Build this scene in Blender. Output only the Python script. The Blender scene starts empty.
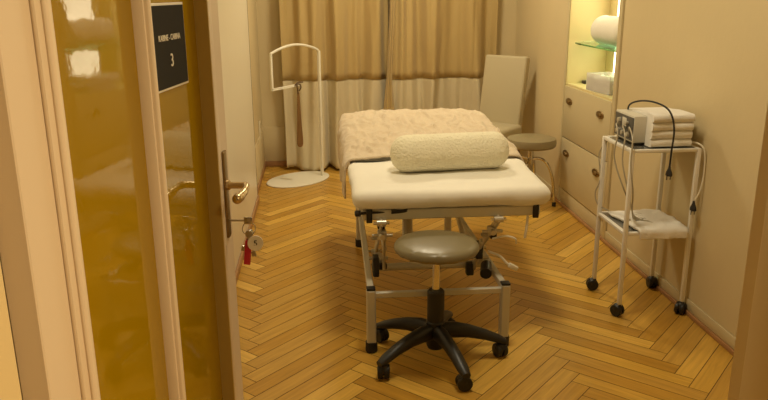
import bpy, bmesh, math, random
from mathutils import Vector, Matrix, noise, Euler
random.seed(7)
scn = bpy.context.scene
COL = scn.collection
PI = math.pi

# ------------------------------------------------------------------ camera
cam = bpy.data.cameras.new('camera')
cam.sensor_width = 36.0
cam.lens = 36.0 * 734.0 / 768.0
cam.clip_start = 0.02
cob = bpy.data.objects.new('camera', cam); COL.objects.link(cob)
Rr = Vector((0.99614291, -0.08751876, -0.00630587))
Uu = Vector((0.02987362, 0.2706948, 0.96220158))
Ff = Vector((0.08250373, 0.95867867, -0.27226521))
m = Matrix.Identity(4)
for i in range(3):
    m[i][0] = Rr[i]; m[i][1] = Uu[i]; m[i][2] = -Ff[i]
m.translation = Vector((0, 0, 1.5))
cob.matrix_world = m
scn.camera = cob

# ------------------------------------------------------------------ world, lights, exposure
w = bpy.data.worlds.new('world'); scn.world = w; w.use_nodes = True
w.node_tree.nodes['Background'].inputs[0].default_value = (1.0, 0.74, 0.42, 1)
w.node_tree.nodes['Background'].inputs[1].default_value = 0.05

def area(name, loc, power, size, color, rot=(0, 0, 0), shape='DISK'):
    l = bpy.data.lights.new(name, 'AREA'); l.energy = power; l.size = size; l.color = color; l.shape = shape
    o = bpy.data.objects.new(name, l); COL.objects.link(o); o.location = loc; o.rotation_euler = rot
    return o
area('room_ceiling_light', (0.6, 5.2, 2.74), 31, 0.45, (1.0, 0.87, 0.61))
area('room_ceiling_light', (0.55, 2.75, 2.74), 22, 0.45, (1.0, 0.87, 0.61))
area('corridor_ceiling_light', (1.25, 0.10, 2.35), 75, 0.5, (1.0, 0.73, 0.38))

vs = scn.view_settings
vs.view_transform = 'Standard'; vs.look = 'None'; vs.exposure = 0.0; vs.gamma = 1.0
vs.use_curve_mapping = False

# ------------------------------------------------------------------ materials
def newmat(name):
    mt = bpy.data.materials.new(name); mt.use_nodes = True
    nt = mt.node_tree
    return mt, nt, nt.nodes['Principled BSDF']

def mat(name, col, rough=0.5, metal=0.0, bump=0.0, bscale=60.0, var=0.0, vscale=6.0, spec=0.5, coat=0.0, sheen=0.0, stretch=None):
    mt, nt, b = newmat(name)
    b.inputs['Base Color'].default_value = (*col, 1)
    b.inputs['Roughness'].default_value = rough
    b.inputs['Metallic'].default_value = metal
    b.inputs['Specular IOR Level'].default_value = spec
    b.inputs['Coat Weight'].default_value = coat
    b.inputs['Sheen Weight'].default_value = sheen
    tc = nt.nodes.new('ShaderNodeTexCoord')
    src = tc.outputs['Object']
    if stretch:
        mp = nt.nodes.new('ShaderNodeMapping'); mp.inputs['Scale'].default_value = stretch
        nt.links.new(src, mp.inputs['Vector']); src = mp.outputs['Vector']
    if bump:
        n = nt.nodes.new('ShaderNodeTexNoise'); n.inputs['Scale'].default_value = bscale; n.inputs['Detail'].default_value = 3
        bp = nt.nodes.new('ShaderNodeBump'); bp.inputs['Strength'].default_value = bump; bp.inputs['Distance'].default_value = 0.01
        nt.links.new(src, n.inputs['Vector']); nt.links.new(n.outputs['Fac'], bp.inputs['Height'])
        nt.links.new(bp.outputs['Normal'], b.inputs['Normal'])
    if var:
        n2 = nt.nodes.new('ShaderNodeTexNoise'); n2.inputs['Scale'].default_value = vscale; n2.inputs['Detail'].default_value = 4
        mx = nt.nodes.new('ShaderNodeMix'); mx.data_type = 'RGBA'
        mx.inputs[6].default_value = (*[c * (1 - var) for c in col], 1)
        mx.inputs[7].default_value = (*[min(1, c * (1 + var)) for c in col], 1)
        nt.links.new(src, n2.inputs['Vector']); nt.links.new(n2.outputs['Fac'], mx.inputs[0])
        nt.links.new(mx.outputs[2], b.inputs['Base Color'])
    return mt

M = {}
M['wall'] = mat('wall_plaster', (0.66, 0.545, 0.325), 0.75, bump=0.08, bscale=35, var=0.05, vscale=3, spec=0.25)
M['ceil'] = mat('ceiling_paint', (0.72, 0.66, 0.54), 0.8)
M['gloss_panel'] = mat('gloss_cream_panel', (0.80, 0.73, 0.56), 0.32, bump=0.03, bscale=14, var=0.03, vscale=30, stretch=(1, 1, .1))
M['door_paint'] = mat('door_cream_paint', (0.72, 0.60, 0.45), 0.38, bump=0.03, bscale=30)
M['jamb_paint'] = mat('jamb_paint', (0.72, 0.57, 0.30), 0.5, bump=0.03, bscale=30)
M['bead'] = mat('mustard_bead', (0.42, 0.29, 0.07), 0.4)  # darker mustard tone, used on the right stile's bead only
M['cab'] = mat('cabinet_cream_lacquer', (0.62, 0.53, 0.33), 0.35, spec=0.4)
M['cab_in'] = mat('cabinet_inside', (0.74, 0.62, 0.32), 0.5)
M['brass'] = mat('brass', (0.58, 0.45, 0.26), 0.28, 1.0)
M['old_brass'] = mat('old_brass', (0.30, 0.21, 0.10), 0.4, 1.0)
M['chrome'] = mat('chrome', (0.72, 0.70, 0.66), 0.16, 1.0)
M['black'] = mat('black_plastic', (0.012, 0.011, 0.010), 0.42)
M['black_rub'] = mat('black_rubber', (0.014, 0.012, 0.011), 0.6)
M['frame'] = mat('silver_lacquer', (0.62, 0.60, 0.52), 0.38, 0.25)
M['steel'] = mat('zinc_steel', (0.58, 0.55, 0.47), 0.32, 0.6)
M['white'] = mat('white_lacquer', (0.84, 0.81, 0.74), 0.35)
M['stand'] = mat('stand_white', (0.83, 0.80, 0.68), 0.4)
M['beige_seat'] = mat('beige_vinyl', (0.30, 0.245, 0.14), 0.34, bump=0.05, bscale=220, spec=0.5)
M['shaded_seat'] = mat('shaded_beige_vinyl', (0.20, 0.165, 0.085), 0.34, bump=0.05, bscale=220, spec=0.5)  # beige vinyl darkened: the table's shade on the front seat put into colour
M['chair'] = mat('chair_beige_cover', (0.50, 0.43, 0.275), 0.6, bump=0.06, bscale=160, sheen=0.1)
M['darkwood'] = mat('dark_wood', (0.12, 0.07, 0.03), 0.5)
M['red'] = mat('red_plastic', (0.55, 0.02, 0.05), 0.35)
M['keymetal'] = mat('key_nickel', (0.5, 0.45, 0.36), 0.3, 1.0)
M['tagwhite'] = mat('tag_white', (0.85, 0.83, 0.76), 0.4)
M['grey_dev'] = mat('device_grey', (0.62, 0.59, 0.50), 0.45)
M['dev_panel'] = mat('device_panel', (0.075, 0.072, 0.068), 0.4)
M['tube'] = mat('grey_tube', (0.42, 0.37, 0.27), 0.35)
M['cable'] = mat('cream_cable', (0.78, 0.73, 0.60), 0.4)
M['socket'] = mat('socket_cream', (0.74, 0.68, 0.52), 0.4)
M['paper'] = mat('tissue_paper', (0.85, 0.80, 0.72), 0.8)
M['brown'] = mat('brown_cards', (0.50, 0.38, 0.27), 0.7)
M['sign'] = mat('sign_black', (0.022, 0.020, 0.016), 0.75, spec=0.15)
M['sign_white'] = mat('sign_lettering', (0.80, 0.76, 0.66), 0.5)
M['shoewood'] = mat('shoehorn_wood', (0.22, 0.12, 0.045), 0.4, var=0.3, vscale=20, stretch=(1, 1, .15))
M['basewood'] = mat('skirting_oak', (0.40, 0.21, 0.09), 0.42, bump=0.05, bscale=30, var=0.2, vscale=8)
M['panel_glass'] = mat('smoked_glass_shelf', (0.16, 0.15, 0.13), 0.12)

def fabric(name, col, rough, fine, fstr, wrinkle=0.0, wscale=7.0, sheen=0.2):
    mt, nt, b = newmat(name)
    b.inputs['Base Color'].default_value = (*col, 1); b.inputs['Roughness'].default_value = rough
    b.inputs['Sheen Weight'].default_value = sheen; b.inputs['Specular IOR Level'].default_value = 0.2
    tc = nt.nodes.new('ShaderNodeTexCoord')
    v = nt.nodes.new('ShaderNodeTexVoronoi'); v.inputs['Scale'].default_value = fine
    nt.links.new(tc.outputs['Object'], v.inputs['Vector'])
    b1 = nt.nodes.new('ShaderNodeBump'); b1.inputs['Strength'].default_value = fstr; b1.inputs['Distance'].default_value = 0.004
    nt.links.new(v.outputs['Distance'], b1.inputs['Height'])
    last = b1
    if wrinkle:
        n = nt.nodes.new('ShaderNodeTexNoise'); n.inputs['Scale'].default_value = wscale; n.inputs['Detail'].default_value = 2; n.inputs['Distortion'].default_value = 1.2
        b2 = nt.nodes.new('ShaderNodeBump'); b2.inputs['Strength'].default_value = wrinkle; b2.inputs['Distance'].default_value = 0.02
        nt.links.new(tc.outputs['Object'], n.inputs['Vector']); nt.links.new(n.outputs['Fac'], b2.inputs['Height'])
        nt.links.new(b1.outputs['Normal'], b2.inputs['Normal']); last = b2
    nt.links.new(last.outputs['Normal'], b.inputs['Normal'])
    return mt
M['sheet'] = fabric('white_sheet', (0.86, 0.83, 0.74), 0.8, 500, 0.15, 0.22, 5)
M['blanket'] = fabric('pink_blanket', (0.72, 0.595, 0.43), 0.9, 260, 0.45, 0.8, 9, sheen=0.35)
M['terry'] = fabric('terry_towel', (0.92, 0.89, 0.83), 0.95, 320, 0.6, 0.15, 22)
M['bolster'] = fabric('bolster_knit', (0.84, 0.79, 0.60), 0.95, 95, 1.0, 0.15, 20)
M['curtain_gold'] = fabric('curtain_gold', (0.50, 0.365, 0.155), 0.7, 600, 0.1, 0.2, 4)
M['curtain_white'] = fabric('curtain_white', (0.64, 0.555, 0.37), 0.75, 600, 0.1, 0.25, 6)

# rippled mustard glass of the door
mt, nt, b = newmat('rippled_mustard_glass'); M['glass_door'] = mt
b.inputs['Base Color'].default_value = (0.31, 0.190, 0.0005, 1)
b.inputs['Roughness'].default_value = 0.035; b.inputs['Specular IOR Level'].default_value = 0.42; b.inputs['IOR'].default_value = 1.5
tc = nt.nodes.new('ShaderNodeTexCoord')
n = nt.nodes.new('ShaderNodeTexNoise'); n.inputs['Scale'].default_value = 26; n.inputs['Detail'].default_value = 2
bp = nt.nodes.new('ShaderNodeBump'); bp.inputs['Strength'].default_value = 0.022; bp.inputs['Distance'].default_value = 0.01
nt.links.new(tc.outputs['Object'], n.inputs['Vector']); nt.links.new(n.outputs['Fac'], bp.inputs['Height'])
nt.links.new(bp.outputs['Normal'], b.inputs['Normal'])

# clear glass with green edge tint
def clear(name, col, rough=0.02, ior=1.45):
    mt, nt, b = newmat(name)
    b.inputs['Base Color'].default_value = (*col, 1); b.inputs['Roughness'].default_value = rough
    b.inputs['Transmission Weight'].default_value = 1.0; b.inputs['IOR'].default_value = ior
    return mt
M['glass'] = clear('green_glass', (0.45, 0.90, 0.66))
M['acrylic'] = clear('clear_acrylic', (0.97, 0.95, 0.92), 0.25, 1.2)
M['acrylic'].node_tree.nodes['Principled BSDF'].inputs['Transmission Weight'].default_value = 0.6

mt, nt, b = newmat('led_light'); M['led'] = mt
b.inputs['Emission Color'].default_value = (1.0, 0.86, 0.55, 1); b.inputs['Emission Strength'].default_value = 4.5

# oak parquet: colour differs from plank to plank, grain runs along each plank's UV
mt, nt, b = newmat('oak_parquet'); M['parquet'] = mt
geo = nt.nodes.new('ShaderNodeNewGeometry')
uv = nt.nodes.new('ShaderNodeUVMap')
mp = nt.nodes.new('ShaderNodeMapping'); mp.inputs['Scale'].default_value = (2.2, 34, 1)
n = nt.nodes.new('ShaderNodeTexNoise'); n.inputs['Scale'].default_value = 1.6; n.inputs['Detail'].default_value = 5; n.inputs['Distortion'].default_value = 0.9
nt.links.new(uv.outputs['UV'], mp.inputs['Vector']); nt.links.new(mp.outputs['Vector'], n.inputs['Vector'])
r1 = nt.nodes.new('ShaderNodeValToRGB')
els = r1.color_ramp.elements
els[0].position = 0; els[0].color = (0.482, 0.258, 0.035, 1)
els[1].position = 1; els[1].color = (0.761, 0.483, 0.110, 1)
for p_, c_ in ((0.25, (0.572, 0.315, 0.045, 1)), (0.55, (0.577, 0.340, 0.069, 1)), (0.8, (0.688, 0.404, 0.060, 1))):
    e = els.new(p_); e.color = c_
nt.links.new(geo.outputs['Random Per Island'], r1.inputs['Fac'])
r2 = nt.nodes.new('ShaderNodeValToRGB')
r2.color_ramp.elements[0].position = 0.3; r2.color_ramp.elements[0].color = (0.80, 0.77, 0.72, 1)
r2.color_ramp.elements[1].position = 0.7; r2.color_ramp.elements[1].color = (1.06, 1.05, 1.0, 1)
nt.links.new(n.outputs['Fac'], r2.inputs['Fac'])
mx = nt.nodes.new('ShaderNodeMix'); mx.data_type = 'RGBA'; mx.blend_type = 'MULTIPLY'; mx.inputs[0].default_value = 1
nt.links.new(r1.outputs['Color'], mx.inputs[6]); nt.links.new(r2.outputs['Color'], mx.inputs[7])
nt.links.new(mx.outputs[2], b.inputs['Base Color'])
b.inputs['Roughness'].default_value = 0.30; b.inputs['Specular IOR Level'].default_value = 0.45
bp = nt.nodes.new('ShaderNodeBump'); bp.inputs['Strength'].default_value = 0.08; bp.inputs['Distance'].default_value = 0.005
nt.links.new(n.outputs['Fac'], bp.inputs['Height']); nt.links.new(bp.outputs['Normal'], b.inputs['Normal'])
M['gap'] = mat('floor_gap', (0.07, 0.035, 0.015), 0.7)

# ------------------------------------------------------------------ mesh helpers
def rootmat(o):
    mm = Matrix.Identity(4)
    while o is not None:
        mm = Matrix.LocRotScale(o.location, o.rotation_euler, None) @ mm
        o = o.parent
    return mm

class MB:
    def __init__(s): s.bm = bmesh.new()
    def box(s, lo, hi, rot=None, pivot=None, bevel=0.0, seg=2):
        r = bmesh.ops.create_cube(s.bm, size=1)
        vs_ = r['verts']
        c = (Vector(lo) + Vector(hi)) / 2; d = Vector(hi) - Vector(lo)
        for v in vs_: v.co = Vector((v.co.x * d.x, v.co.y * d.y, v.co.z * d.z)) + c
        if bevel:
            es = list({e for v in vs_ for e in v.link_edges})
            rr = bmesh.ops.bevel(s.bm, geom=es, offset=bevel, segments=seg, affect='EDGES', profile=0.5)
            vs_ = list({v for f in rr['faces'] for v in f.verts} | {v for v in vs_ if v.is_valid})
        if rot is not None:
            pv = Vector(pivot) if pivot is not None else c
            for v in vs_: v.co = rot @ (v.co - pv) + pv
        return vs_
    def ring(s, c, ax, r, seg, up=None):
        ax = Vector(ax).normalized()
        t = Vector(up) if up else (Vector((0, 0, 1)) if abs(ax.z) < 0.9 else Vector((1, 0, 0)))
        u = ax.cross(t).normalized(); v = ax.cross(u).normalized()
        rx, ry = r if isinstance(r, tuple) else (r, r)
        return [s.bm.verts.new(Vector(c) + u * rx * math.cos(2 * PI * k / seg) + v * ry * math.sin(2 * PI * k / seg)) for k in range(seg)]
    def loft(s, rings, caps=True):
        for a, b_ in zip(rings[:-1], rings[1:]):
            n_ = len(a)
            for k in range(n_): s.bm.faces.new((a[k], a[(k + 1) % n_], b_[(k + 1) % n_], b_[k]))
        if caps:
            s.bm.faces.new(list(reversed(rings[0]))); s.bm.faces.new(rings[-1])
    def cyl(s, p0, p1, r0, r1=None, seg=20):
        p0 = Vector(p0); p1 = Vector(p1); r1 = r0 if r1 is None else r1
        s.loft([s.ring(p0, p1 - p0, r0, seg), s.ring(p1, p1 - p0, r1, seg)])
    def lathe(s, prof, base=(0, 0, 0), ax=(0, 0, 1), seg=32, sx=1.0, sy=1.0):
        base = Vector(base); ax = Vector(ax).normalized()
        rings = [s.ring(base + ax * h, ax, (max(r, 1e-4) * sx, max(r, 1e-4) * sy), seg) for r, h in prof]
        s.loft(rings)
    def tube(s, pts, r, seg=10):
        pts = [Vector(p) for p in pts]
        n_ = len(pts); rings = []; up = None
        for i, p in enumerate(pts):
            t = (pts[min(i + 1, n_ - 1)] - pts[max(i - 1, 0)]).normalized()
            if up is None:
                up = Vector((0, 0, 1)) if abs(t.z) < 0.9 else Vector((1, 0, 0))
            u = t.cross(up).normalized(); up = u.cross(t).normalized()
            rr = r[i] if isinstance(r, (list, tuple)) else r
            rings.append([s.bm.verts.new(p + u * rr * math.cos(2 * PI * k / seg) + up * rr * math.sin(2 * PI * k / seg)) for k in range(seg)])
        s.loft(rings)
    def bar(s, p0, p1, wx, wz, bevel=0.0):
        p0 = Vector(p0); p1 = Vector(p1); d = p1 - p0; L = d.length
        q = d.to_track_quat('Y', 'Z').to_matrix()
        vs_ = s.box((-wx / 2, 0, -wz / 2), (wx / 2, L, wz / 2), bevel=bevel, seg=1)
        for v in vs_: v.co = q @ v.co + p0
    def sphere(s, c, r, seg=20, sc=(1, 1, 1)):
        rr = bmesh.ops.create_uvsphere(s.bm, u_segments=seg, v_segments=seg // 2 + 2, radius=r)
        for v in rr['verts']: v.co = Vector((v.co.x * sc[0], v.co.y * sc[1], v.co.z * sc[2])) + Vector(c)
    def prism(s, poly, fn, d0, d1):
        # poly: 2D outline; fn(u, v, d) -> point
        a = [s.bm.verts.new(fn(u, v, d0)) for u, v in poly]; b_ = [s.bm.verts.new(fn(u, v, d1)) for u, v in poly]
        n_ = len(poly)
        s.bm.faces.new(list(reversed(a))); s.bm.faces.new(b_)
        for k in range(n_): s.bm.faces.new((a[k], a[(k + 1) % n_], b_[(k + 1) % n_], b_[k]))
    def grid(s, fn, nu, nv):
        g = [[s.bm.verts.new(fn(i / nu, j / nv)) for j in range(nv + 1)] for i in range(nu + 1)]
        for i in range(nu):
            for j in range(nv): s.bm.faces.new((g[i][j], g[i + 1][j], g[i + 1][j + 1], g[i][j + 1]))
    def build(s, name, m_, parent=None, world=False, smooth=True, ang=35, recalc=True, kind=None, solid=0.0, sub=0):
        if recalc: bmesh.ops.recalc_face_normals(s.bm, faces=s.bm.faces)
        if world and parent is not None:
            inv = rootmat(parent).inverted()
            for v in s.bm.verts: v.co = inv @ v.co
        me = bpy.data.meshes.new(name); s.bm.to_mesh(me); s.bm.free()
        if smooth:
            me.shade_smooth()
            if ang: me.set_sharp_from_angle(angle=math.radians(ang))
        me.materials.append(m_)
        o = bpy.data.objects.new(name, me); COL.objects.link(o)
        if parent is not None: o.parent = parent
        if kind: o['kind'] = kind
        if solid:
            md = o.modifiers.new('thickness', 'SOLIDIFY'); md.thickness = solid; md.offset = 0
        if sub:
            md = o.modifiers.new('smooth', 'SUBSURF'); md.levels = sub; md.render_levels = sub
        return o

def tag(o, label, cat, group=None):
    o['label'] = label; o['category'] = cat
    if group: o['group'] = group
    return o
def thing(name, loc, label, cat, rz=0.0, group=None):
    o = bpy.data.objects.new(name, None); COL.objects.link(o); o.empty_display_size = 0.1
    o.location = loc; o.rotation_euler = (0, 0, rz)
    return tag(o, label, cat, group)
def struct(name, mb, m_, **k): return mb.build(name, m_, kind='structure', **k)
def catmull(pts, n_=8):
    P_ = [Vector(p) for p in pts]; P_ = [2 * P_[0] - P_[1]] + P_ + [2 * P_[-1] - P_[-2]]
    out = []
    for i in range(1, len(P_) - 2):
        a, b_, c, d = P_[i - 1:i + 3]
        for k in range(n_):
            t = k / n_
            out.append(0.5 * ((2 * b_) + (c - a) * t + (2 * a - 5 * b_ + 4 * c - d) * t * t + (3 * b_ - a - 3 * c + d) * t ** 3))
    out.append(P_[-2]); return out
def fbm(p, s_=1.0): return noise.fractal(Vector(p) * s_, 1.0, 2.0, 3)
def sm(a, b_, x):
    t = max(0, min(1, (x - a) / (b_ - a))); return t * t * (3 - 2 * t)
def text_mesh(name, body, size, m_, parent, loc, rot, ext=0.0006, sx=1.0):
    cu = bpy.data.curves.new(name, 'FONT'); cu.body = body; cu.size = size; cu.extrude = ext
    cu.align_x = 'CENTER'; cu.align_y = 'CENTER'
    to = bpy.data.objects.new(name + '_tmp', cu); COL.objects.link(to)
    dg = bpy.context.evaluated_depsgraph_get()
    me = bpy.data.meshes.new_from_object(to.evaluated_get(dg))
    bpy.data.objects.remove(to); bpy.data.curves.remove(cu)
    me.name = name
    R_ = Euler(rot).to_matrix()
    for v in me.vertices: v.co = R_ @ Vector((v.co.x * sx, v.co.y, v.co.z)) + Vector(loc)
    me.materials.clear(); me.materials.append(m_)
    o = bpy.data.objects.new(name, me); COL.objects.link(o); o.parent = parent
    return o

# ------------------------------------------------------------------ room shell
XL, XR, YB, YF, H = -0.515, 1.735, 6.50, 0.93, 2.80
YN = -1.4                      # corridor end
# floor
n8 = 8; wpl = 0.0769; az = math.radians(-2.2)
cA = (n8 - 1) * wpl / (2 * math.sqrt(2))
org = Vector((-0.11 + math.tan(math.radians(2.2)) * 0.0, 3.0, 0))
rot45 = Matrix.Rotation(PI / 4 - az, 3, 'Z')
shift = org - Matrix.Rotation(-az, 3, 'Z') @ Vector((cA, 0, 0))
bm = bmesh.new(); uvl = bm.loops.layers.uv.new('UVMap')
gapw = 0.0015
def plank(x0, y0, x1, y1, horiz):
    cs = [(x0 + gapw, y0 + gapw), (x1 - gapw, y0 + gapw), (x1 - gapw, y1 - gapw), (x0 + gapw, y1 - gapw)]
    pts = [rot45 @ Vector((a, b_, 0)) + shift for a, b_ in cs]
    c = sum(pts, Vector()) / 4
    if not (XL - 0.45 < c.x < XR + 0.45 and YN - 0.4 < c.y < YB + 0.45): return
    vv = [bm.verts.new(p) for p in pts]; f = bm.faces.new(vv)
    ru, rv = random.random() * 50, random.random() * 50
    for lp, (a, b_) in zip(f.loops, cs):
        q = (a - x0, b_ - y0) if horiz else (b_ - y0, a - x0)
        lp[uvl].uv = (q[0] + ru, q[1] + rv)
for mm_ in range(-12, 13):
    for k in range(-120, 121):
        a = k + mm_ * n8; b_ = k - mm_ * n8
        plank(a * wpl, b_ * wpl, (a + n8) * wpl, (b_ + 1) * wpl, True)
        j = k + mm_ * n8; i0 = k - mm_ * n8
        plank((j + n8) * wpl, (i0 - n8 + 1) * wpl, (j + n8 + 1) * wpl, (i0 + 1) * wpl, False)
for co, no in (((XL - .06, 0, 0), (-1, 0, 0)), ((XR + .06, 0, 0), (1, 0, 0)), ((0, YN, 0), (0, -1, 0)), ((0, YB + .06, 0), (0, 1, 0))):
    g = bm.verts[:] + bm.edges[:] + bm.faces[:]
    bmesh.ops.bisect_plane(bm, geom=g, plane_co=co, plane_no=no, clear_outer=True)
me = bpy.data.meshes.new('floor'); bm.to_mesh(me); bm.free(); me.materials.append(M['parquet'])
fl = bpy.data.objects.new('floor', me); COL.objects.link(fl); fl['kind'] = 'structure'
b = MB(); b.box((XL - .1, YN, -0.10), (XR + .1, YB + .1, -0.0015)); struct('floor_base', b, M['gap'])
b = MB(); b.box((XL - .1, YF - .14, H), (XR + .6, YB + .1, H + .1)); struct('ceiling', b, M['ceil'])
# left wall: plaster, with a glossy cream built-in panel wall in front of it up to y = 5.36
b = MB(); b.box((XL - .10, YF - .14, 0), (XL, YB + .1, H)); struct('wall_left', b, M['wall'])
b = MB(); b.box((XL, YF + .02, 0), (XL + .026, 5.36, H)); struct('trim_1', b, M['gloss_panel'])
b = MB(); b.box((XL, 5.361, .03), (XL + .027, 5.374, H)); struct('gap_shade_strip', b, M['darkwood'])  # dark strip standing in for the shade of the gap at the panel end
# back wall
b = MB(); b.box((XL - .1, YB, 0), (XR + .6, YB + .1, H)); struct('wall_back', b, M['wall'])
# right wall with the opening for the built-in cabinet
NY0, NY1, NZ1, ND = 4.20, 5.085, 2.30, 0.27
b = MB()
b.box((XR, YF - .14, 0), (XR + .4, NY0, H)); b.box((XR, NY1, 0), (XR + .4, YB, H))
b.box((XR, NY0, NZ1), (XR + .4, NY1, H)); b.box((XR + ND + .02, NY0, 0), (XR + .4, NY1, NZ1))
struct('wall_right', b, M['wall'])
# front wall with the doorway the photo is taken through
DX0, DX1, DZ = -0.44, 0.612, 2.12
b = MB()
b.box((XL - .1, YF - .14, 0), (DX0, YF, H)); b.box((DX1, YF - .14, 0), (XR + .1, YF, H)); b.box((DX0, YF - .14, DZ), (DX1, YF, H))
b.box((XL - 1.2, YF - .14, 0), (XL - .1, YF, H)); b.box((XR + .1, YF - .14, 0), (XR + .9, YF, H))
struct('wall_front', b, M['jamb_paint'])
# door lining (jambs with a stop)
b = MB()
b.box((DX0, YF - .16, 0), (DX0 + .053, .862, DZ)); b.box((DX1 - .014, YF - .16, 0), (DX1, YF + .004, DZ)); b.box((DX0, YF - .16, DZ - .03), (DX1, YF - .02, DZ))
b.box((DX1 - .03, YF - .16, 0), (DX1 - .014, YF - .045, DZ - .03), bevel=.004)
b.box((DX0 - .09, YF - .162, 0), (DX0 + .004, YF - .14, DZ + .09)); b.box((DX1 - .004, YF - .162, 0), (DX1 + .09, YF - .14, DZ + .09)); b.box((DX0, YF - .162, DZ - .004), (DX1, YF - .14, DZ + .09))
struct('trim_2', b, M['jamb_paint'])
# skirting boards
def skirt(name, lo, hi, h, m_, cap=None):
    b = MB(); b.box(lo, (hi[0], hi[1], h), bevel=.003); return struct(name, b, m_)
skirt('baseboard_left', (XL + .026, YF + .05, 0), (XL + .04, 5.37), .045, M['basewood'])
b = MB(); b.box((XL, 5.37, 0), (XL + .015, YB, .05), bevel=.003); b.box((XL, YB - .015, 0), (XR, YB, .05), bevel=.003); struct('baseboard_back', b, M['basewood'])
b = MB(); b.box((XR - .018, YF, 0), (XR, YB, .022), bevel=.004); struct('baseboard_right', b, M['basewood'])
b = MB(); b.box((XR - .009, YF, .022), (XR, NY0, .075), bevel=.004); b.box((XR - .009, NY1, .022), (XR, YB, .075), bevel=.004); struct('trim_3', b, M['cab'])
# low cream panelling in the far left corner
b = MB(); b.box((XL, 5.40, .05), (XL + .008, YB, .36), bevel=.003); b.box((XL, YB - .008, .05), (-.2, YB, .36), bevel=.003); struct('trim_4', b, M['wall'])

# ------------------------------------------------------------------ door
DR = thing('door_1', (-0.387, 0.948, 0), 'cream door with two mustard ripple glass panes standing open at left', 'door', math.radians(81.5))
DR['kind'] = 'structure'
del DR['category']
LW, LH, LT = 0.965, 2.06, 0.042
P1, P2 = (.106, .490), (.520, .866)     # pane openings
PZ0, PZ1 = 0.22, 1.94
b = MB()
b.box((0, 0, .008), (P1[0], LT, LH), bevel=.002, seg=1); b.box((P2[1], 0, .008), (LW, LT, LH), bevel=.002, seg=1)
b.box((P1[0], 0, .008), (P2[1], LT, PZ0)); b.box((P1[0], 0, PZ1), (P2[1], LT, LH))
b.build('door_frame', M['door_paint'], DR)
def molding(x0, x1, z0, z1, flip):
    # stepped sash moulding, x0..x1 wide, proud of the leaf face (local -y)
    b.box((x0, -.008, z0), (x1, 0, z1), bevel=.003)
    xa, xb = (x0, x0 + (x1 - x0) * .55) if not flip else (x1 - (x1 - x0) * .55, x1)
    b.box((xa, -.016, z0), (xb, -.006, z1), bevel=.005, seg=3)
b = MB()
molding(.080, P1[0] + .006, PZ0 - .03, PZ1 + .03, True)
b.build('sash_molding', M['door_paint'], DR)
b = MB(); b.box((P2[1] + .001, -.003, PZ0 - .03), (P2[1] + .030, .001, PZ1 + .03), bevel=.0015, seg=2)
b.build('sash_molding', M['door_paint'], DR)
b = MB()
b.box((P1[1], .006, PZ0 - .03), (P2[0] - .016, .034, PZ1 + .03), bevel=.003, seg=2)
b.box((P1[1] + .004, -.004, PZ0 - .03), (P2[0] - .012, .020, PZ1 + .03), bevel=.005, seg=3)
b.build('mullion', M['door_paint'], DR)
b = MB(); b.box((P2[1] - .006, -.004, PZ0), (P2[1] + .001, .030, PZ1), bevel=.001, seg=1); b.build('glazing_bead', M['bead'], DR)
def pane(x0, x1, tilt):
    b = MB(); b.box((x0, .028, PZ0 - .01), (x1, .033, PZ1 + .01), rot=Matrix.Rotation(math.radians(tilt), 3, 'Z'))
    return b.build('glass_pane', M['glass_door'], DR, smooth=False)
pane(P1[0] - .008, P1[1] + .006, 0.0)
pane(P2[0] - .020, P2[1] + .006, 0.0)
# long escutcheon plate + lever
b = MB(); b.box((.905, -.006, .885), (.935, 0, 1.115), bevel=.005, seg=3); esc = b.build('escutcheon', M['old_brass'], DR)
b = MB(); b.lathe([(.013, 0), (.013, .008), (.009, .012), (.0085, .055)], (.920, -.004, 1.025), (0, -1, 0), 20)
b.tube(catmull([(.924, -.052, 1.025), (.905, -.060, 1.024), (.87, -.063, 1.022), (.83, -.062, 1.020), (.812, -.060, 1.019)], 5), [.009] * 5 + [.0085] * 5 + [.0105] * 5 + [.0125] * 5 + [.0125], 14)
b.sphere((.811, -.060, 1.019), .0125, 14)
b.build('door_handle', M['brass'], DR)

# sign stuck on the right-hand pane
dm = rootmat(DR)
sx0, sx1, sz0, sz1 = .560, .770, 1.305, 1.482
SG = thing('door_sign', dm @ Vector(((sx0 + sx1) / 2, .027, (sz0 + sz1) / 2)), 'black square sign reading KABINE - CABINA 3 on the door glass', 'sign', math.radians(81.5))
hw, hh = (sx1 - sx0) / 2, (sz1 - sz0) / 2
b = MB(); b.box((-hw, -.003, -hh), (hw, 0, hh), bevel=.001, seg=1); b.build('border', M['sign_white'], SG)
b = MB(); b.box((-hw + .005, -.0042, -hh + .005), (hw - .005, -.002, hh - .005)); b.build('board', M['sign'], SG)
text_mesh('lettering', 'KABINE - CABINA', .0175, M['sign_white'], SG, (0.0, -.0046, .018), (PI / 2, 0, 0), sx=.95)
text_mesh('number', '3', .038, M['sign_white'], SG, (0.004, -.0046, -.030), (PI / 2, 0, 0), sx=1.0)

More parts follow.
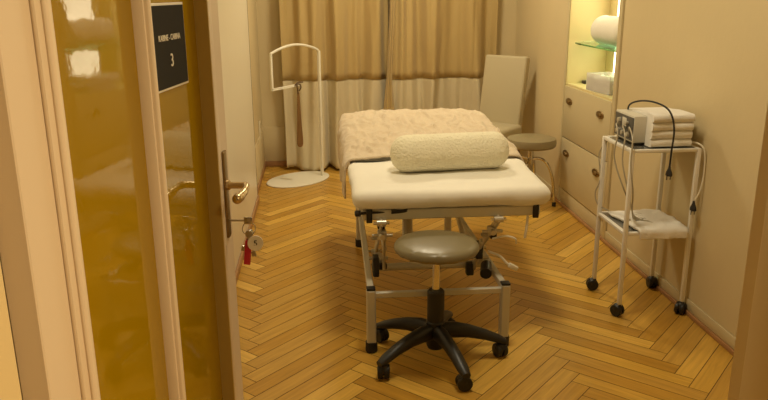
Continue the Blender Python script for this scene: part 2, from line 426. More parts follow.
# keys hanging from the lock
kp = dm @ Vector((.920, -.006, .930))
KY = thing('key_bunch', kp, 'bunch of keys with white and red tags hanging from the door lock', 'keys', math.radians(81.5))
b = MB(); b.cyl((0, .004, 0), (0, -.040, 0), .0028, seg=10); b.box((-.003, -.060, -.010), (.003, -.038, .010), bevel=.002); b.build('key', M['keymetal'], KY)
ringc = (0, -.050, -.022)
b = MB(); b.tube([(ringc[0] + .004 * math.sin(3 * a), ringc[1] + .017 * math.cos(a), ringc[2] + .017 * math.sin(a)) for a in [2 * PI * k / 28 for k in range(29)]], .0013, 8); b.build('ring', M['keymetal'], KY)
def hkey(a, x, L, name='key'):
    b = MB(); R_ = Matrix.Rotation(a, 3, 'X'); o_ = Vector((x, ringc[1], ringc[2] - .014))
    b.lathe([(.010, 0), (.010, .0022)], (0, 0, 0), (1, 0, 0), 16); b.box((-.001, -.0035, -L), (.0025, .0035, -.006)); b.box((-.001, .002, -L), (.0025, .008, -L + .014))
    for v in b.bm.verts: v.co = R_ @ v.co + o_
    return b.build(name, M['keymetal'], KY)
hkey(.10, .006, .058); hkey(-.22, -.004, .062); hkey(.34, .000, .052)
b = MB(); c = Vector((-.012, ringc[1] - .018, ringc[2] - .036)); b.lathe([(.020, -.001), (.0205, 0), (.020, .0015)], c, (-1, -.25, .1), 28); tg = b.build('tag', M['tagwhite'], KY); tg['label'] = 'round white key tag'
nrm = Vector((-1, -.25, .1)).normalized()
text_mesh('tag_number', '5', .022, M['sign'], tg, c + nrm * .0022, (PI / 2 + .1, 0, -PI / 2 + .25), ext=.0003)
b = MB(); b.box((-.010, ringc[1] - .004, ringc[2] - .098), (-.004, ringc[1] + .014, ringc[2] - .030), rot=Matrix.Rotation(.12, 3, 'X'), bevel=.0025); rd = b.build('fob', M['red'], KY); rd['label'] = 'red plastic key fob'

# ------------------------------------------------------------------ built-in cabinet in the right wall
CB = thing('wall_cabinet', (XR, (NY0 + NY1) / 2, 0), 'cream built-in cabinet with lit open niche above two flap doors', 'cabinet')
b = MB(); t_ = .018; x1 = XR + ND
b.box((x1, NY0, .0), (x1 + .012, NY1, NZ1))                         # back
b.box((XR - .004, NY0, 0), (x1, NY0 + t_, NZ1)); b.box((XR - .004, NY1 - t_, 0), (x1, NY1, NZ1))
b.box((XR - .004, NY0 + t_, NZ1 - t_), (x1, NY1 - t_, NZ1))
b.box((XR + .004, NY0 + t_, .855), (x1, NY1 - t_, .875)); b.box((XR + .004, NY0 + t_, .115), (x1, NY1 - t_, .13))
b.box((XR + .004, NY0 + t_, .0), (XR + .016, NY1 - t_, .118))
b.build('cabinet_body', M['cab_in'], CB, world=True, smooth=False)
b = MB(); b.box((XR - .012, NY0 - .035, .022), (XR + .001, NY0 + .012, NZ1 + .03), bevel=.003); b.box((XR - .012, NY1 - .012, .022), (XR + .001, NY1 + .02, NZ1 + .03), bevel=.003)
b.build('face_frame', M['cab'], CB, world=True)
b = MB(); b.box((XR - .005, NY0 + .012, .022), (XR + .004, NY1 - .012, .120), bevel=.002); b.build('plinth', M['cab'], CB, world=True)
def flap(z0, z1):
    b = MB(); b.box((XR - .012, NY0 + .016, z0), (XR + .004, NY1 - .016, z1), bevel=.0025); d = b.build('door', M['cab'], CB, world=True)
    for yy in (4.96, 4.38):
        b = MB(); zz = z1 - .10
        b.lathe([(.062, 0), (.062, .003), (.054, .007)], (XR - .012, yy, zz), (-1, 0, 0), 24, sx=1.0, sy=.38)
        b.lathe([(.016, 0), (.018, .008), (.016, .018), (.004, .022)], (XR - .014, yy - .012, zz), (-1, 0, 0), 16, sx=1.4, sy=.8)
        b.build('knob', M['old_brass'], d, world=True)
flap(.500, .862); flap(.128, .494)
b = MB(); b.prism([(XR + .002, NY0 + t_ + .002), (x1 - .001, NY0 + t_ + .002), (x1 - .001, NY1 - t_ - .002), (XR + .10, NY1 - t_ - .002), (XR + .045, NY1 - t_ - .025), (XR + .015, NY1 - t_ - .075), (XR + .004, NY1 - t_ - .17)], lambda u, v, d: Vector((u, v, d)), 1.153, 1.163)
g_ = b.build('shelf', M['glass'], CB, world=True, smooth=False); g_['label'] = 'clear glass shelf with a green edge'
b = MB(); b.box((x1 - .012, 4.50, .90), (x1 - .001, 4.895, 1.140)); b.box((x1 - .012, 4.50, 1.180), (x1 - .001, 4.895, NZ1 - t_ - .05))
ld = b.build('light_panel', M['led'], CB, world=True, smooth=False)

# rolled pillow on the glass shelf
def capsule(mb, L, r, rc, seg=40, ns=44, flat=1.0):
    prof = []
    for i in range(13):
        a = PI / 2 * (1 - i / 12); prof.append((r - rc + rc * math.cos(a), -L / 2 + rc - rc * math.sin(a)))
    prof = [(0.0004, -L / 2)] + prof
    mid = [(r, -L / 2 + rc + (L - 2 * rc) * k / ns) for k in range(1, ns)]
    full = prof + mid + [(q, -h) for q, h in reversed(prof)]
    mb.lathe(full, (0, 0, 0), (1, 0, 0), seg)
SP = thing('rolled_pillow', (1.868, 4.60, 1.164), 'white rolled pillow lying on the glass shelf in the niche', 'pillow', PI / 2)
b = MB(); capsule(b, .48, .092, .06)
for v in b.bm.verts: v.co = Vector((v.co.x, v.co.y * .98, (v.co.z + .091) * 1.0)) + Vector((0, 0, .003 * fbm(v.co, 9)))
for v in b.bm.verts: v.co.z = max(v.co.z, .001)
b.build('pillow_cover', M['sheet'], SP)

# acrylic tissue box and small black item on the cabinet top
AB = thing('tissue_box', (1.845, 4.58, .875), 'clear acrylic box of tissues on the cabinet top', 'box', math.radians(8))
b = MB(); hx, hy, hz = .080, .150, .112; t2 = .004
b.box((-hx, -hy, .001), (hx, hy, .005)); b.box((-hx, -hy, .005), (-hx + t2, hy, hz)); b.box((hx - t2, -hy, .005), (hx, hy, hz))
b.box((-hx + t2, -hy, .005), (hx - t2, -hy + t2, hz)); b.box((-hx + t2, hy - t2, .005), (hx - t2, hy, hz))
b.build('acrylic_case', M['acrylic'], AB, smooth=False)
b = MB(); b.box((-hx + .008, -hy + .008, .006), (hx - .008, hy - .008, .040), bevel=.003); b.build('cardboard_pack', M['brown'], AB)
b = MB()
b.grid(lambda u, v: Vector((-hx + .008 + u * (2 * hx - .016), -hy + .01 + v * (2 * hy - .02), 0.080 + .018 * fbm((u * 2, v * 3, .3), 2))), 14, 18)
b.build('tissue', M['paper'], AB, solid=.02)
b = MB(); b.box((1.835, 5.0, .8755), (1.885, 5.055, .898), bevel=.005); tag(b.build('small_case', M['black']), 'small black case on the cabinet top beside the tissue box', 'case')

# ------------------------------------------------------------------ curtains
def curtain(x0, x1, name, label, seed, gather):
    C_ = thing(name, ((x0 + x1) / 2, 6.40, 0), label, 'curtain', group='two-tone curtains of the back wall')
    zs, zt = .79, 2.72
    def surf(z0, z1, off):
        def fn(u, v):
            z = z0 + (z1 - z0) * v
            x = x0 + (x1 - x0) * u
            # centre edge gathers into a bunch
            e = gather(u); x += e[0]
            ph = u * 19 + seed + 2.4 * fbm((u * 2.6, z * .22, seed), 1.3)
            amp = (.036 + .026 * sm(2.6, .2, z)) * (.55 + .9 * abs(fbm((u * 4, seed, z * .15), 1.0)) + .25)
            y = 6.370 + off + amp * math.sin(ph) + .010 * math.sin(u * 57 + seed * 2 + 3 * fbm((u, z * .3, 1), 2)) + .045 * fbm((u * 2.2, z * .35, seed), 1.0)
            y += e[1] - .10 * sm(.5, 0, z) * (0.6 + .4 * math.sin(u * 9 + seed))
            x += .012 * sm(.9, 0, z) * math.sin(u * 21 + seed)
            if z1 < 1: z += .012 * (1 - v) * math.sin(u * 17 + seed)
            return Vector((x, y, z))
        return fn
    b = MB(); b.grid(surf(zs - .012, zt, 0), 150, 30); b.build('upper_panel', M['curtain_gold'], C_, world=True, solid=.003, ang=0)
    b = MB(); b.grid(surf(.018, zs, .006), 150, 24); b.build('lower_panel', M['curtain_white'], C_, world=True, solid=.003, ang=0)
curtain(-.315, .600, 'curtain', 'two-tone gold and white curtain on the left behind the valet stand', 0.6, lambda u: (.0, -.05 * sm(.90, 1, u)))
curtain(.605, 1.55, 'curtain', 'two-tone gold and white curtain on the right behind the chair', 2.9, lambda u: (.0, -.05 * sm(.10, 0, u)))
CR = bpy.data.objects['curtain.001']
def edge(u, v):
    z = .22 + 2.48 * v
    cx = .625 - .035 * sm(1.5, .6, z); hw_ = .022 + .03 * sm(1.3, 2.2, z) + .028 * sm(.85, .45, z)
    return Vector((cx + (u - .5) * 2 * hw_, 6.285 - .035 * math.sin(u * PI) + .012 * math.sin(u * 14 + z), z))
b = MB(); b.grid(edge, 24, 40); b.build('edge_fold', M['curtain_gold'], CR, world=True, solid=.003, ang=0)
b = MB(); b.cyl((-.40, 6.40, 2.74), (1.62, 6.40, 2.74), .014); b.box((-.39, 6.39, 2.74), (-.37, 6.50, 2.76)); b.box((1.59, 6.39, 2.74), (1.61, 6.50, 2.76)); tag(b.build('curtain_rail', M['white']), 'white curtain rail carrying both curtains', 'rail')

# wall socket
WS = thing('wall_socket', (XL + .001, 6.12, .40), 'cream double wall socket low on the left wall in the corner', 'socket')
b = MB(); b.box((0, -.04, -.075), (.010, .04, .075), bevel=.003); b.build('cover_plate', M['socket'], WS)
for dz in (-.036, .036):
    b = MB(); b.lathe([(.022, 0), (.022, .004), (.019, .004), (.018, .001)], (.009, 0, dz), (1, 0, 0), 20); b.build('outlet', M['cab'], WS)

# ------------------------------------------------------------------ valet stand
VS = thing('valet_stand', (-.20, 5.97, 0), 'white metal valet stand with oval base in front of the left curtain', 'valet stand', math.radians(47))
b = MB(); b.lathe([(.985, 0), (1.0, .003), (1.0, .009), (.985, .012)], (0, 0, 0), (0, 0, 1), 56, sx=1, sy=1)
for v in b.bm.verts: v.co = Vector((v.co.x * .305, v.co.y * .205, v.co.z))
b.build('base', M['stand'], VS)
PX_, PY_, LX_ = .200, -.085, -.330
b = MB(); b.bar((PX_, PY_, .010), (PX_, PY_, 1.05), .020, .020); b.build('pole', M['stand'], VS)
wv = PX_ - LX_
pts = [(PX_, PY_, 1.045), (PX_ - .014, PY_, 1.058)] + [(PX_ - .014 - (wv - .02) * t, PY_, 1.050 + .062 * math.sin(PI * (.06 + .88 * t))) for t in [k / 14 for k in range(1, 14)]] + [(LX_, PY_, 1.058), (LX_, PY_, 1.04)]
b = MB(); b.tube(pts, .010, 10)
b.bar((LX_, PY_, 1.05), (LX_, PY_, .785), .017, .017); b.bar((LX_ - .008, PY_, .788), (LX_ + .29, PY_, .800), .017, .017)
b.build('hanger_frame', M['stand'], VS)
vp = rootmat(VS) @ Vector((LX_ + .272, PY_ - .004, .80))
SH = thing('shoehorn', vp, 'long brown wooden shoehorn hanging from the valet stand bar', 'shoehorn', math.radians(20))
b = MB(); b.tube(catmull([(.045, .0, .020), (.01, -.004, .022), (-.010, -.012, .012), (-.006, -.014, -.03), (.0, -.010, -.075)], 6), .006, 8)
b.tube(catmull([(-.035, -.016, -.012), (-.02, -.02, .008), (.012, -.02, .006), (.02, -.02, -.02), (.006, -.016, -.045)], 6), .005, 8); b.build('hook', M['darkwood'], SH)
b = MB(); rings = []
for z_, w_ in ((-.06, .010), (-.10, .012), (-.2, .015), (-.32, .020), (-.42, .026), (-.47, .027), (-.490, .020), (-.498, .008)):
    rings.append(b.ring((.0, -.010, z_), (0, 0, -1), (w_, .006), 16, up=(0, 1, 0)))
b.loft(rings); b.build('blade', M['shoewood'], SH)

# ------------------------------------------------------------------ padded chair in the back corner
CH = thing('dining_chair', (1.305, 5.68, 0), 'beige upholstered high-back chair in the back right corner', 'chair', math.radians(-43))
def softbox(mb, lo, hi, r, f=None, cuts=6):
    vs_ = mb.box(lo, hi, bevel=r, seg=4)
    return vs_
b = MB(); softbox(b, (-.215, -.22, .375), (.215, .22, .475), .030)
for v in b.bm.verts: v.co.z += .012 * max(0, 1 - (v.co.x / .22) ** 2) * max(0, 1 - (v.co.y / .22) ** 2) if v.co.z > .45 else 0
b.build('seat', M['chair'], CH)
b = MB(); vs_ = softbox(b, (-.190, -.036, 0), (.190, .036, .58), .020)
R_ = Matrix.Rotation(math.radians(-10), 3, 'X')
for v in b.bm.verts: v.co = R_ @ v.co + Vector((0, .215, .43))
b.build('backrest', M['chair'], CH)
for sx_ in (-1, 1):
    for sy_ in (-1, 1):
        b = MB(); b.bar((sx_ * .18, sy_ * .19 + (0.03 if sy_ > 0 else 0), 0), (sx_ * .18, sy_ * .18, .39), .038, .038, .004); b.build('leg', M['darkwood'], CH)

# ------------------------------------------------------------------ round rear stool by the cabinet
S2 = thing('round_stool', (1.50, 5.07, 0), 'round beige stool with bent chrome legs beside the wall cabinet', 'stool', .3)
b = MB(); b.lathe([(.12, .425), (.165, .428), (.176, .440), (.178, .470), (.172, .488), (.150, .495), (.08, .499), (.001, .500)], seg=48); b.build('seat', M['beige_seat'], S2)
b = MB(); b.cyl((0, 0, .30), (0, 0, .428), .022); b.lathe([(.05, .415), (.09, .426)], seg=24); b.build('column', M['chrome'], S2)
for k in range(4):
    a = PI / 4 + k * PI / 2; c_, s_ = math.cos(a), math.sin(a)
    b = MB(); b.tube(catmull([(0, 0, .33), (c_ * .06, s_ * .06, .345), (c_ * .12, s_ * .12, .31), (c_ * .165, s_ * .165, .20), (c_ * .185, s_ * .185, .02)], 6), .0105, 10); lg = b.build('leg', M['chrome'], S2)
    b = MB(); b.cyl((c_ * .186, s_ * .186, 0), (c_ * .185, s_ * .185, .03), .014); b.build('foot', M['black_rub'], lg)

# ------------------------------------------------------------------ massage table
MT = thing('massage_table', (.48, 3.6, 0), 'long massage table on a silver lifting frame in the room centre', 'massage table')
W_ = dict(parent=MT, world=True)
def slab(mb, x0, x1, y0, y1, zb, zt, r, zslope=0.0, nx=28, ny=28, amp=.004, sd=0.0):
    # cushion: rounded box with gently uneven cover
    hx, hy, hz = (x1 - x0) / 2, (y1 - y0) / 2, (zt - zb) / 2
    cx, cy, cz = (x0 + x1) / 2, (y0 + y1) / 2, (zb + zt) / 2
    tmp = bmesh.new(); bmesh.ops.create_cube(tmp, size=2)
    bmesh.ops.subdivide_edges(tmp, edges=tmp.edges[:], cuts=nx, use_grid_fill=True)
    vm = {}
    for v in tmp.verts:
        p = Vector((v.co.x * hx, v.co.y * hy, v.co.z * hz))
        q = Vector((max(-hx + r, min(hx - r, p.x)), max(-hy + r, min(hy - r, p.y)), max(-hz + r, min(hz - r, p.z))))
        d = p - q
        if d.length > 1e-9: p = q + d.normalized() * min(r, d.length if sum(abs(c) > 1e-9 for c in d) < 2 else r)
        p = p + Vector((cx, cy, cz)); p.z += (p.y - y0) * zslope
        nn = d.normalized() if d.length > 1e-9 else Vector((0, 0, 0))
        p += nn * amp * fbm((p.x, p.y, p.z + sd), 5)
        vm[v] = mb.bm.verts.new(p)
    for f in tmp.faces: mb.bm.faces.new([vm[v] for v in f.verts])
    tmp.free()
b = MB(); slab(b,   .125, .990, 2.985, 3.625, .602, .684, .038, amp=.008)
for v in b.bm.verts: v.co.x += .036 * (v.co.y - 2.985) / .64 * (v.co.x - .125) / .865
b.build('leg_cushion', M['sheet'], ang=0, **W_)
b = MB(); slab(b, .145, 1.005, 3.64, 4.60, .600, .690, .035, zslope=.078, amp=.003)
b.build('back_cushion', M['sheet'], ang=0, **W_)
b = MB(); b.box((.17, 3.612, .655), (.95, 3.652, .672)); b.build('hinge_bar', M['black'], **W_)
# upper frame
b = MB(); b.bar((.165, 3.025, .577), (.945, 3.025, .577), .030, .044, .004); b.build('cross_rail', M['frame'], **W_)
for x in (.215, .89):
    b = MB(); b.bar((x, 3.04, .575), (x, 3.62, .575), .030, .030, .003); b.bar((x, 3.62, .575), (x, 4.55, .640), .030, .030, .003); b.build('side_rail', M['frame'], **W_)
b = MB(); b.bar((.20, 4.52, .637), (.90, 4.52, .637), .030, .030, .003); b.build('cross_rail', M['frame'], **W_)
for x, s_ in ((.195, -1), (.925, 1)):
    b = MB(); b.box((x - .013, 3.000, .545), (x + .013, 3.012, .608), bevel=.003); b.build('bracket', M['black'], **W_)
b = MB(); b.cyl((.16, 3.005, .590), (.30, 3.02, .590), .006); b.lathe([(.006, 0), (.014, .004), (.014, .024), (.008, .028)], (.160, 3.005, .590), (-1, 0, 0), 16); b.build('clamp_knob', M['black'], **W_)
b = MB(); b.cyl((.29, 3.01, .592), (.36, 3.02, .592), .010); b.build('clamp_lever', M['black'], **W_)
# base frame
LX = (.19, .77)
for i, (x, y) in enumerate(((LX[0], 2.885), (LX[1], 2.885), (.215, 4.26), (.76, 4.26))):
    b = MB(); b.bar((x, y, .030), (x, y, .290), .040, .040, .006); lg = b.build('leg', M['frame'], **W_)
    b = MB(); b.lathe([(.023, 0), (.026, .004), (.026, .048)], (x, y, 0), seg=20); b.build('rubber_foot', M['black_rub'], lg, world=True)
    b = MB(); b.box((x - .019, y - .019, .288), (x + .019, y + .019, .298), bevel=.003); b.build('end_cap', M['black'], lg, world=True)
b = MB(); b.bar((LX[0], 2.887, .262), (LX[1], 2.887, .262), .022, .026, .003); b.build('base_rail', M['frame'], **W_)
b = MB(); b.bar((.215, 4.26, .262), (.76, 4.26, .262), .022, .026, .003); b.build('base_rail', M['frame'], **W_)
for xa, xb in ((LX[0], .215), (LX[1], .76)):
    b = MB(); b.bar((xa, 2.90, .270), (xb, 4.25, .270), .028, .030, .003); b.build('base_tube', M['frame'], **W_)
# lifting arms front and rear, with cross tubes and pivots
def lift(y0, y1, xs):
    for x in xs:
        b = MB(); b.bar((x, y0, .555), (x, y1, .285), .012, .040, .004)
        b.cyl((x - .02, y0 + .005, .55), (x + .02, y0 + .005, .55), .014); b.cyl((x - .02, y1 - .01, .29), (x + .02, y1 - .01, .29), .014)
        ymid = (y0 + y1) / 2; b.cyl((x - .028, ymid, .42), (x + .028, ymid, .42), .009)
        b.build('lift_arm', M['steel'], **W_)
        for yy, zz in ((y0 + .005, .55), (ymid, .42), (y1 - .01, .29)):
            b = MB(); b.cyl((x - .034, yy, zz), (x + .034, yy, zz), .0075, seg=6); b.build('pivot_bolt', M['chrome'], **W_)
lift(2.98, 3.36, (.245, .755)); lift(3.72, 4.16, (.245, .735))
b = MB(); b.cyl((.23, 3.22, .258), (.74, 3.22, .258), .018); b.build('cross_tube', M['frame'], **W_)
b = MB(); b.cyl((.23, 4.08, .315), (.73, 4.08, .315), .016); b.build('cross_tube', M['frame'], **W_)
# second, flatter pair of links (the crossing struts seen under the cushion)
for x, (ya, za), (yb, zb_) in ((.68, (3.95, .565), (3.30, .315)), (.285, (3.95, .565), (3.30, .315))):
    b = MB(); b.bar((x, ya, za), (x, yb, zb_), .020, .030, .004); b.build('strut', M['frame'], **W_)
# spindle motor and gearbox
b = MB(); b.cyl((.40, 3.34, .36), (.46, 3.86, .54), .026); b.cyl((.455, 3.82, .527), (.475, 4.0, .58), .014); b.build('spindle_drive', M['steel'], **W_)
b = MB(); b.box((.208, 3.00, .295), (.236, 3.06, .385), bevel=.006); b.build('motor_box', M['black'], **W_)
b = MB(); b.box((.665, 3.10, .330), (.695, 3.17, .400), bevel=.008); b.build('motor_box', M['black'], **W_)
b = MB(); b.cyl((.715, 3.02, .285), (.735, 3.10, .295), .026); b.build('motor_box', M['black'], **W_)
for lo_, hi_ in (((.232, 3.03, .505), (.262, 3.06, .548)), ((.215, 3.17, .262), (.285, 3.20, .292)), ((.680, 3.07, .335), (.712, 3.12, .412)), ((.655, 3.15, .225), (.690, 3.19, .285)), ((.735, 3.04, .44), (.765, 3.07, .475))):
    b = MB(); b.box(lo_, hi_, bevel=.006); b.build('hinge_bracket', M['black'], **W_)
for p0_, p1_ in (((.262, 3.06, .52), (.270, 3.16, .27)), ((.700, 3.06, .43), (.690, 3.16, .26)), ((.30, 3.55, .56), (.335, 3.62, .43))):
    b = MB(); b.bar(p0_, p1_, .014, .030, .004); b.build('link_plate', M['steel'], **W_)
def clamp(x, y, z):
    b = MB(); b.box((x - .02, y - .02, z - .02), (x + .02, y + .02, z + .02), bevel=.006); b.cyl((x - .045, y - .01, z), (x + .045, y - .01, z), .008); b.lathe([(.012, 0), (.016, .006), (.012, .018)], (x, y - .02, z), (0, -1, 0), 12)
    b.build('joint_clamp', M['steel'], **W_)
for q in ((.25, 3.02, .485), (.745, 3.06, .475), (.25, 3.24, .30), (.72, 3.20, .30), (.53, 3.75, .53), (.41, 3.75, .53)): clamp(*q)
for pts_, r_ in (([(.74, 3.02, .45), (.79, 2.99, .47), (.83, 2.98, .46), (.84, 2.99, .435)], .0045), ([(.73, 3.05, .38), (.77, 3.0, .375), (.80, 2.985, .345), (.83, 2.99, .325)], .0055), ([(.895, 3.02, .56), (.885, 3.0, .50), (.88, 3.0, .455)], .006)):
    b = MB(); b.tube(catmull(pts_, 8), r_, 8); cb = b.build('control_cable', M['cable'], **W_); cb['label'] = 'cream control cable'
b = MB(); b.box((.805, 2.972, .318), (.850, 2.994, .338), rot=Matrix.Rotation(.5, 3, 'Y'), bevel=.004); b.build('cable_plug', M['cable'], **W_)

# pink blanket over the raised back section
BL = thing('blanket', (.56, 4.1, .70), 'pale pink crinkled blanket over the head half of the massage table', 'blanket')
x0, x1, y0, y1 = .118, 1.030, 3.605, 4.63
def bl(u, v):
    # u across (left hem -> right hem), v along (front edge -> far hem)
    hang = .16
    Wt = x1 - x0; tot = Wt + 2 * hang; s_ = u * tot
    yl = y1 - y0; toty = yl + .14; t = v * toty
    rr = .045
    def fold(s_, a, b_):
        # arc-length fold over two rounded edges -> (pos, drop)
        L_ = b_ - a; h_ = hang - 0.0
        d = s_ - h_
        if d < 0:
            return a - .004 * (1 + math.sin(7 * t)) * min(1, -d / .05), d
        if d > L_:
            return b_, L_ - d
        return a + d, 0.0
    px, dz = fold(s_, x0, x1)
    dx_in = min(px - x0, x1 - px)
    rz = -rr * (1 - math.sqrt(max(0, 1 - (1 - min(1, dx_in / rr)) ** 2))) if dz == 0 else -rr
    py = y0 + t; dzy = 0.0
    if t > yl: py = y1; dzy = -(t - yl)
    ry = 0.0
    dy_in = y1 - py
    rr2 = .05
    ry = -rr2 * (1 - math.sqrt(max(0, 1 - (1 - min(1, dy_in / rr2)) ** 2)))
    # rounded plan corners at the far end
    cr = .13
    if py > y1 - cr:
        k = (py - (y1 - cr)) / cr; ins = cr * (1 - math.sqrt(max(0, 1 - k * k)))
        px = x0 + ins + (px - x0) * (Wt - 2 * ins) / Wt
    top = .692 + .078 * (py - 3.62) + .012 * sm(0, .25, dx_in)
    z = top + rz + dz * .98 + ry + dzy
    def ridge(fx, fy, k):
        return 1 - abs(noise.noise(Vector((px * fx + .7 * py, py * fy - .5 * px, k)) + .6 * noise.noise_vector(Vector((px * 3, py * 3, k)))) * 2)
    wr = .030 * max(0, ridge(8, 4, 2.0) - .58) + .026 * max(0, ridge(14, 6, 7.0) - .58) + .0015 * fbm((px, py, 1.7), 18) + .003 * fbm((px, py, z), 4)
    wr *= (.15 + .85 * sm(0, .10, t)) * 1.15; wr *= .35 + .65 * sm(0, .22, y1 - py)
    if dz == 0: z += wr
    else: px += (-1 if s_ < hang else 1) * abs(wr)
    return Vector((px, py, z))
b = MB(); b.grid(bl, 230, 190); b.build('blanket_cloth', M['blanket'], BL, world=True, solid=.010, ang=0)

# bolster on the foot cushion
BO = thing('bolster', (.607, 3.375, .683), 'white textured bolster pillow lying across the massage table', 'bolster', math.radians(6))
b = MB(); capsule(b, .575, .088, .080, 72, 110)
for v in b.bm.verts:
    a = math.atan2(v.co.z, v.co.y)
    ed = sm(.20, .28, abs(v.co.x))
    v.co += Vector((0, v.co.y, v.co.z)) * (.016 * fbm(v.co, 6) + .030 * ed * math.sin(a * 17 + 2 * fbm(v.co, 8)) + (1 - ed) * .012 * math.sin(a * 26))
    v.co.z = max(v.co.z + .087, .004 + .001 * math.sin(40 * v.co.x)); 
b.build('bolster_cover', M['bolster'], BO, ang=0)

# ------------------------------------------------------------------ swivel stool in front
ST = thing('swivel_stool', (.455, 2.80, 0), 'round beige swivel stool on black five-star base before the massage table', 'stool')
b = MB(); b.lathe([(.10, .480), (.155, .481), (.168, .486), (.174, .496), (.173, .508), (.165, .518), (.142, .525), (.08, .530), (.001, .531)], seg=64)
for v in b.bm.verts:
    r_ = math.hypot(v.co.x, v.co.y); a = math.atan2(v.co.y, v.co.x)
    if r_ > .16: v.co.z += .0016 * math.sin(a * 46) * (1 if v.co.z < .513 else .3)
b.build('seat', M['shaded_seat'], ST)
b = MB(); b.cyl((0, 0, .27), (0, 0, .475), .0165); b.build('gas_piston', M['chrome'], ST)
b = MB(); b.lathe([(.05, .468), (.085, .477), (.085, .481)], seg=24); b.build('seat_plate', M['black'], ST)
b = MB(); b.lathe([(.032, .05), (.038, .065), (.040, .17), (.036, .175), (.036, .305), (.030, .312)], seg=28); b.build('column_cover', M['black'], ST)
for k in range(5):
    a = math.radians(213 + 72 * k); c_, s_ = math.cos(a), math.sin(a)
    b = MB(); rings = []
    for r_, z_, w_, h_ in ((.015, .125, .030, .040), (.07, .130, .029, .036), (.14, .122, .027, .029), (.21, .104, .026, .023), (.27, .082, .025, .018), (.300, .068, .018, .014)):
        rings.append(b.ring((c_ * r_, s_ * r_, z_), (c_, s_, -.15), (w_, h_), 16))
    b.loft(rings); lg = b.build('leg', M['black'], ST)
    cx_, cy_ = c_ * .278, s_ * .278
    ca = a + .9 + .5 * k; px_, py_ = -math.sin(ca), math.cos(ca)
    b = MB()
    for s2 in (-1, 1):
        b.lathe([(.020, -.001), (.0295, .001), (.0305, .004), (.0305, .017), (.028, .020), (.012, .021)], (cx_ + px_ * .004 * s2, cy_ + py_ * .004 * s2, .0308), (px_ * s2, py_ * s2, 0), 22)
    b.cyl((cx_, cy_, .02), (cx_, cy_, .07), .007); b.sphere((cx_, cy_, .042), .027, 14)
    b.build('caster', M['black'], lg)

# ------------------------------------------------------------------ trolley
TR = thing('trolley', (1.545, 3.295, 0), 'white square-tube trolley on black casters against the right wall', 'trolley')
tx, ty = (1.392, 1.702), (3.125, 3.455)
W2 = dict(parent=TR, world=True)
for x in tx:
    for y in ty:
        b = MB(); b.box((x - .0095, y - .0095, .055), (x + .0095, y + .0095, .812), bevel=.002); lg = b.build('leg', M['white'], **W2)
        aa = .6 + 1.7 * (x > 1.5) + .8 * (y > 3.3); qx, qy = math.cos(aa), math.sin(aa)
        b = MB(); ox, oy = x - qy * .008, y + qx * .008
        for s2 in (-1, 1): b.lathe([(.018, 0), (.0285, .002), (.0295, .005), (.0295, .014), (.026, .018), (.010, .019)], (ox + qx * .003 * s2, oy + qy * .003 * s2, .0297), (qx * s2, qy * s2, 0), 20)
        b.sphere((ox, oy, .040), .025, 12); b.cyl((x, y, .03), (x, y, .062), .012); b.build('caster', M['black'], lg, world=True)
for z_, nm in ((.8045, 'top'), (.415, 'low')):
    b = MB(); hw_ = .0095
    for y in ty: b.box((tx[0] + .011, y - hw_, z_ - .0075), (tx[1] - .011, y + hw_, z_ + .0075), bevel=.002)
    for x in tx: b.box((x - hw_, ty[0] + .011, z_ - .0075), (x + hw_, ty[1] - .011, z_ + .0075), bevel=.002)
    b.build('shelf_frame', M['white'], **W2)
    b = MB(); b.box((tx[0] + .010, ty[0] + .010, z_ + .001), (tx[1] - .010, ty[1] - .010, z_ + .007)); b.build('shelf_panel', M['panel_glass'], **W2)
ZT = .8135
# device
DV = thing('treatment_device', (1.56, 3.30, ZT), 'grey treatment device with dark control panel on the trolley top', 'device')
W3 = dict(parent=DV, world=True)
b = MB(); b.box((1.425, 3.205, ZT + .012), (1.700, 3.425, ZT + .135), bevel=.004); b.build('housing', M['grey_dev'], **W3)
b = MB(); b.box((1.44, 3.215, ZT), (1.69, 3.415, ZT + .013)); b.build('foot_plate', M['black'], **W3)
b = MB(); b.box((1.4215, 3.210, ZT + .020), (1.427, 3.420, ZT + .126), bevel=.002); pn = b.build('control_panel', M['dev_panel'], **W3)
for yy, zz, r_ in ((3.25, .045, .012), (3.31, .045, .012), (3.37, .045, .012), (3.27, .095, .009), (3.36, .095, .014)):
    b = MB(); b.lathe([(r_, 0), (r_ * .9, .012), (r_ * .5, .014)], (1.4215, yy, ZT + zz), (-1, 0, 0), 16); b.build('knob', M['steel'], pn, world=True)
b = MB(); b.box((1.4195, 3.285, ZT + .075), (1.423, 3.33, ZT + .115), bevel=.001); b.build('display', M['grey_dev'], pn, world=True)
b = MB(); cord = catmull([(1.50, 3.432, .88), (1.475, 3.40, .965), (1.480, 3.30, 1.005), (1.512, 3.20, 1.012), (1.545, 3.125, .985), (1.558, 3.090, .91), (1.556, 3.090, .80), (1.556, 3.092, .735)], 10)
b.tube(cord, .0042, 10); pc = b.build('power_cord', M['black_rub'], **W3)
def plug(mb, x, y, z, sc=1.0):
    mb.lathe([(.0055, 0), (.008, -.012), (.016, -.028), (.018, -.036), (.018, -.044), (.008, -.046)], (x, y, z), (0, 0, 1), 14, sx=1.15, sy=.7)
    for s2 in (-1, 1): mb.cyl((x + s2 * .008, y, z - .044), (x + s2 * .008, y, z - .064), .0022, seg=8)
b = MB(); plug(b, 1.556, 3.092, .740); b.build('plug', M['black_rub'], pc, world=True)
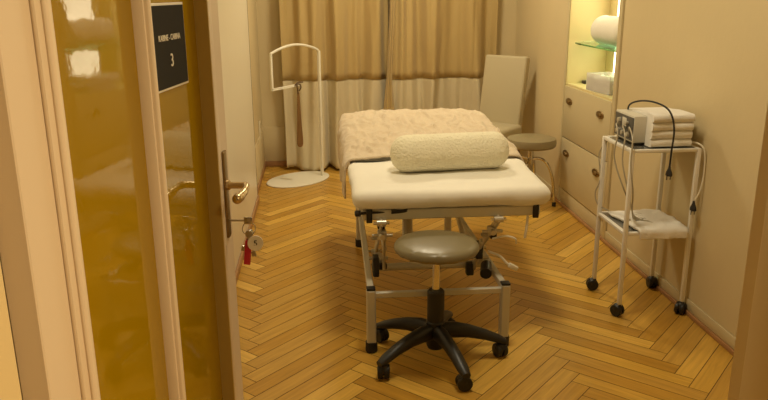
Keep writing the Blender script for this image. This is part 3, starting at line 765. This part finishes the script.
# thick folded towel over the device
TW = thing('folded_towel', (1.58, 3.26, ZT), 'thick folded white terry towel draped over the treatment device', 'towel')
out = []
nlay = 4; hgt = .150
prof = []
for i in range(nlay):
    zb_ = ZT + .002 + i * (hgt / nlay); zt_ = zb_ + hgt / nlay
    for k in range(7):
        a = -PI / 2 + PI * k / 6; prof.append((3.152 - .014 * math.cos(a) - .002 * i, (zb_ + zt_) / 2 + (hgt / nlay / 2 - .001) * math.sin(a)))
prof += [(3.20, ZT + hgt + .002), (3.28, ZT + hgt - .001), (3.36, ZT + hgt - .004), (3.43, ZT + hgt - .010), (3.436, ZT + hgt - .018), (3.43, ZT + hgt - .022), (3.30, ZT + .1365), (3.203, ZT + .1365), (3.2035, ZT + .08), (3.2035, ZT + .002)]
b = MB(); rings = []
for k in range(25):
    x_ = 1.484 + .190 * k / 24
    rings.append([b.bm.verts.new(Vector((x_ + .003 * math.sin(9 * z + y * 5), y + (.006 * fbm((x_, y, z * 2), 9) if y < 3.16 else 0), z + (.005 * fbm((x_, y, 2), 8) if z > ZT + .14 else (.003 * fbm((x_, z, 5), 11) if y < 3.16 and z > ZT + .02 else 0))))) for y, z in prof])
b.loft(rings); b.build('terry_cloth', M['terry'], TW, world=True, ang=50)
# grey tubing from the device down to the lower shelf
for o_ in (0, 1, 2):
    dx = .010 * o_; b = MB()
    b.tube(catmull([(1.423 , 3.25 + .05 * o_, .865 + .01 * o_), (1.40 - dx, 3.20 + .05 * o_, .90), (1.385 - dx, 3.12 + .06 * o_, .86), (1.378 - dx, 3.10 + .07 * o_, .75), (1.395 - .2 * dx, 3.09 + .05 * o_, .62), (1.43 + dx, 3.16 + .03 * o_, .52), (1.47 + dx, 3.22 + .02 * o_, .455), (1.53 + dx, 3.26 - .03 * o_, .440), (1.58, 3.31 - .05 * o_, .436), (1.54 - dx, 3.36 - .03 * o_, .438), (1.47, 3.31 + .02 * o_, .436), (1.46, 3.24, .444)], 8), .0036, 8)
    tag(b.build('air_hose', M['tube']), 'grey looped hose running from the device front down to the lower trolley shelf', 'hose', 'grey hoses of the treatment device')
b = MB(); b.tube(catmull([(1.405, 3.44, .80), (1.375, 3.47, .72), (1.385, 3.455, .60), (1.370, 3.47, .52), (1.385, 3.46, .46), (1.42, 3.43, .44), (1.45, 3.40, .430)], 8), .0035, 8)
tag(b.build('thin_hose', M['tube']), 'thin grey hose trailing down the rear left leg of the trolley', 'hose')
# second cable with a plug, hanging at the right front leg
PL_ = thing('spare_cable', (1.69, 3.10, .8), 'cream cable with black plug hanging by the right trolley leg', 'cable')
b = MB(); b.tube(catmull([(1.66, 3.20, .825), (1.700, 3.14, .832), (1.722, 3.11, .80), (1.728, 3.105, .70), (1.716, 3.100, .62), (1.697, 3.10, .573)], 8), .0038, 8); cb_ = b.build('cord', M['cable'], PL_, world=True)
b = MB(); plug(b, 1.693, 3.100, .570); b.build('plug', M['black_rub'], PL_, world=True)
# white cloth on the lower shelf
ZL = .424
def clf(u, v):
    x_ = 1.455 + .225 * u
    s_ = v * .365
    if s_ < .29: y_, z_ = 3.40 - s_, ZL + .010
    else:
        q = s_ - .29; y_, z_ = 3.110 - .006 * min(1, q / .02), ZL + .010 - q * .55 + .006 * fbm((u * 3, 1, 1), 2)
    z_ += .010 * abs(fbm((x_, y_, 4), 11)) if s_ < .28 else 0
    return Vector((x_ + .012 * fbm((0, v * 2, 1), 2) - .04 * (1 - v) * (1 - u), y_ - (.006 * fbm((x_, z_, 3), 9) if s_ > .29 else 0), z_))
b = MB(); b.grid(clf, 30, 50); tag(b.build('hand_towel', M['terry'], solid=.012, ang=0), 'white hand towel hanging over the lower trolley shelf edge', 'towel')
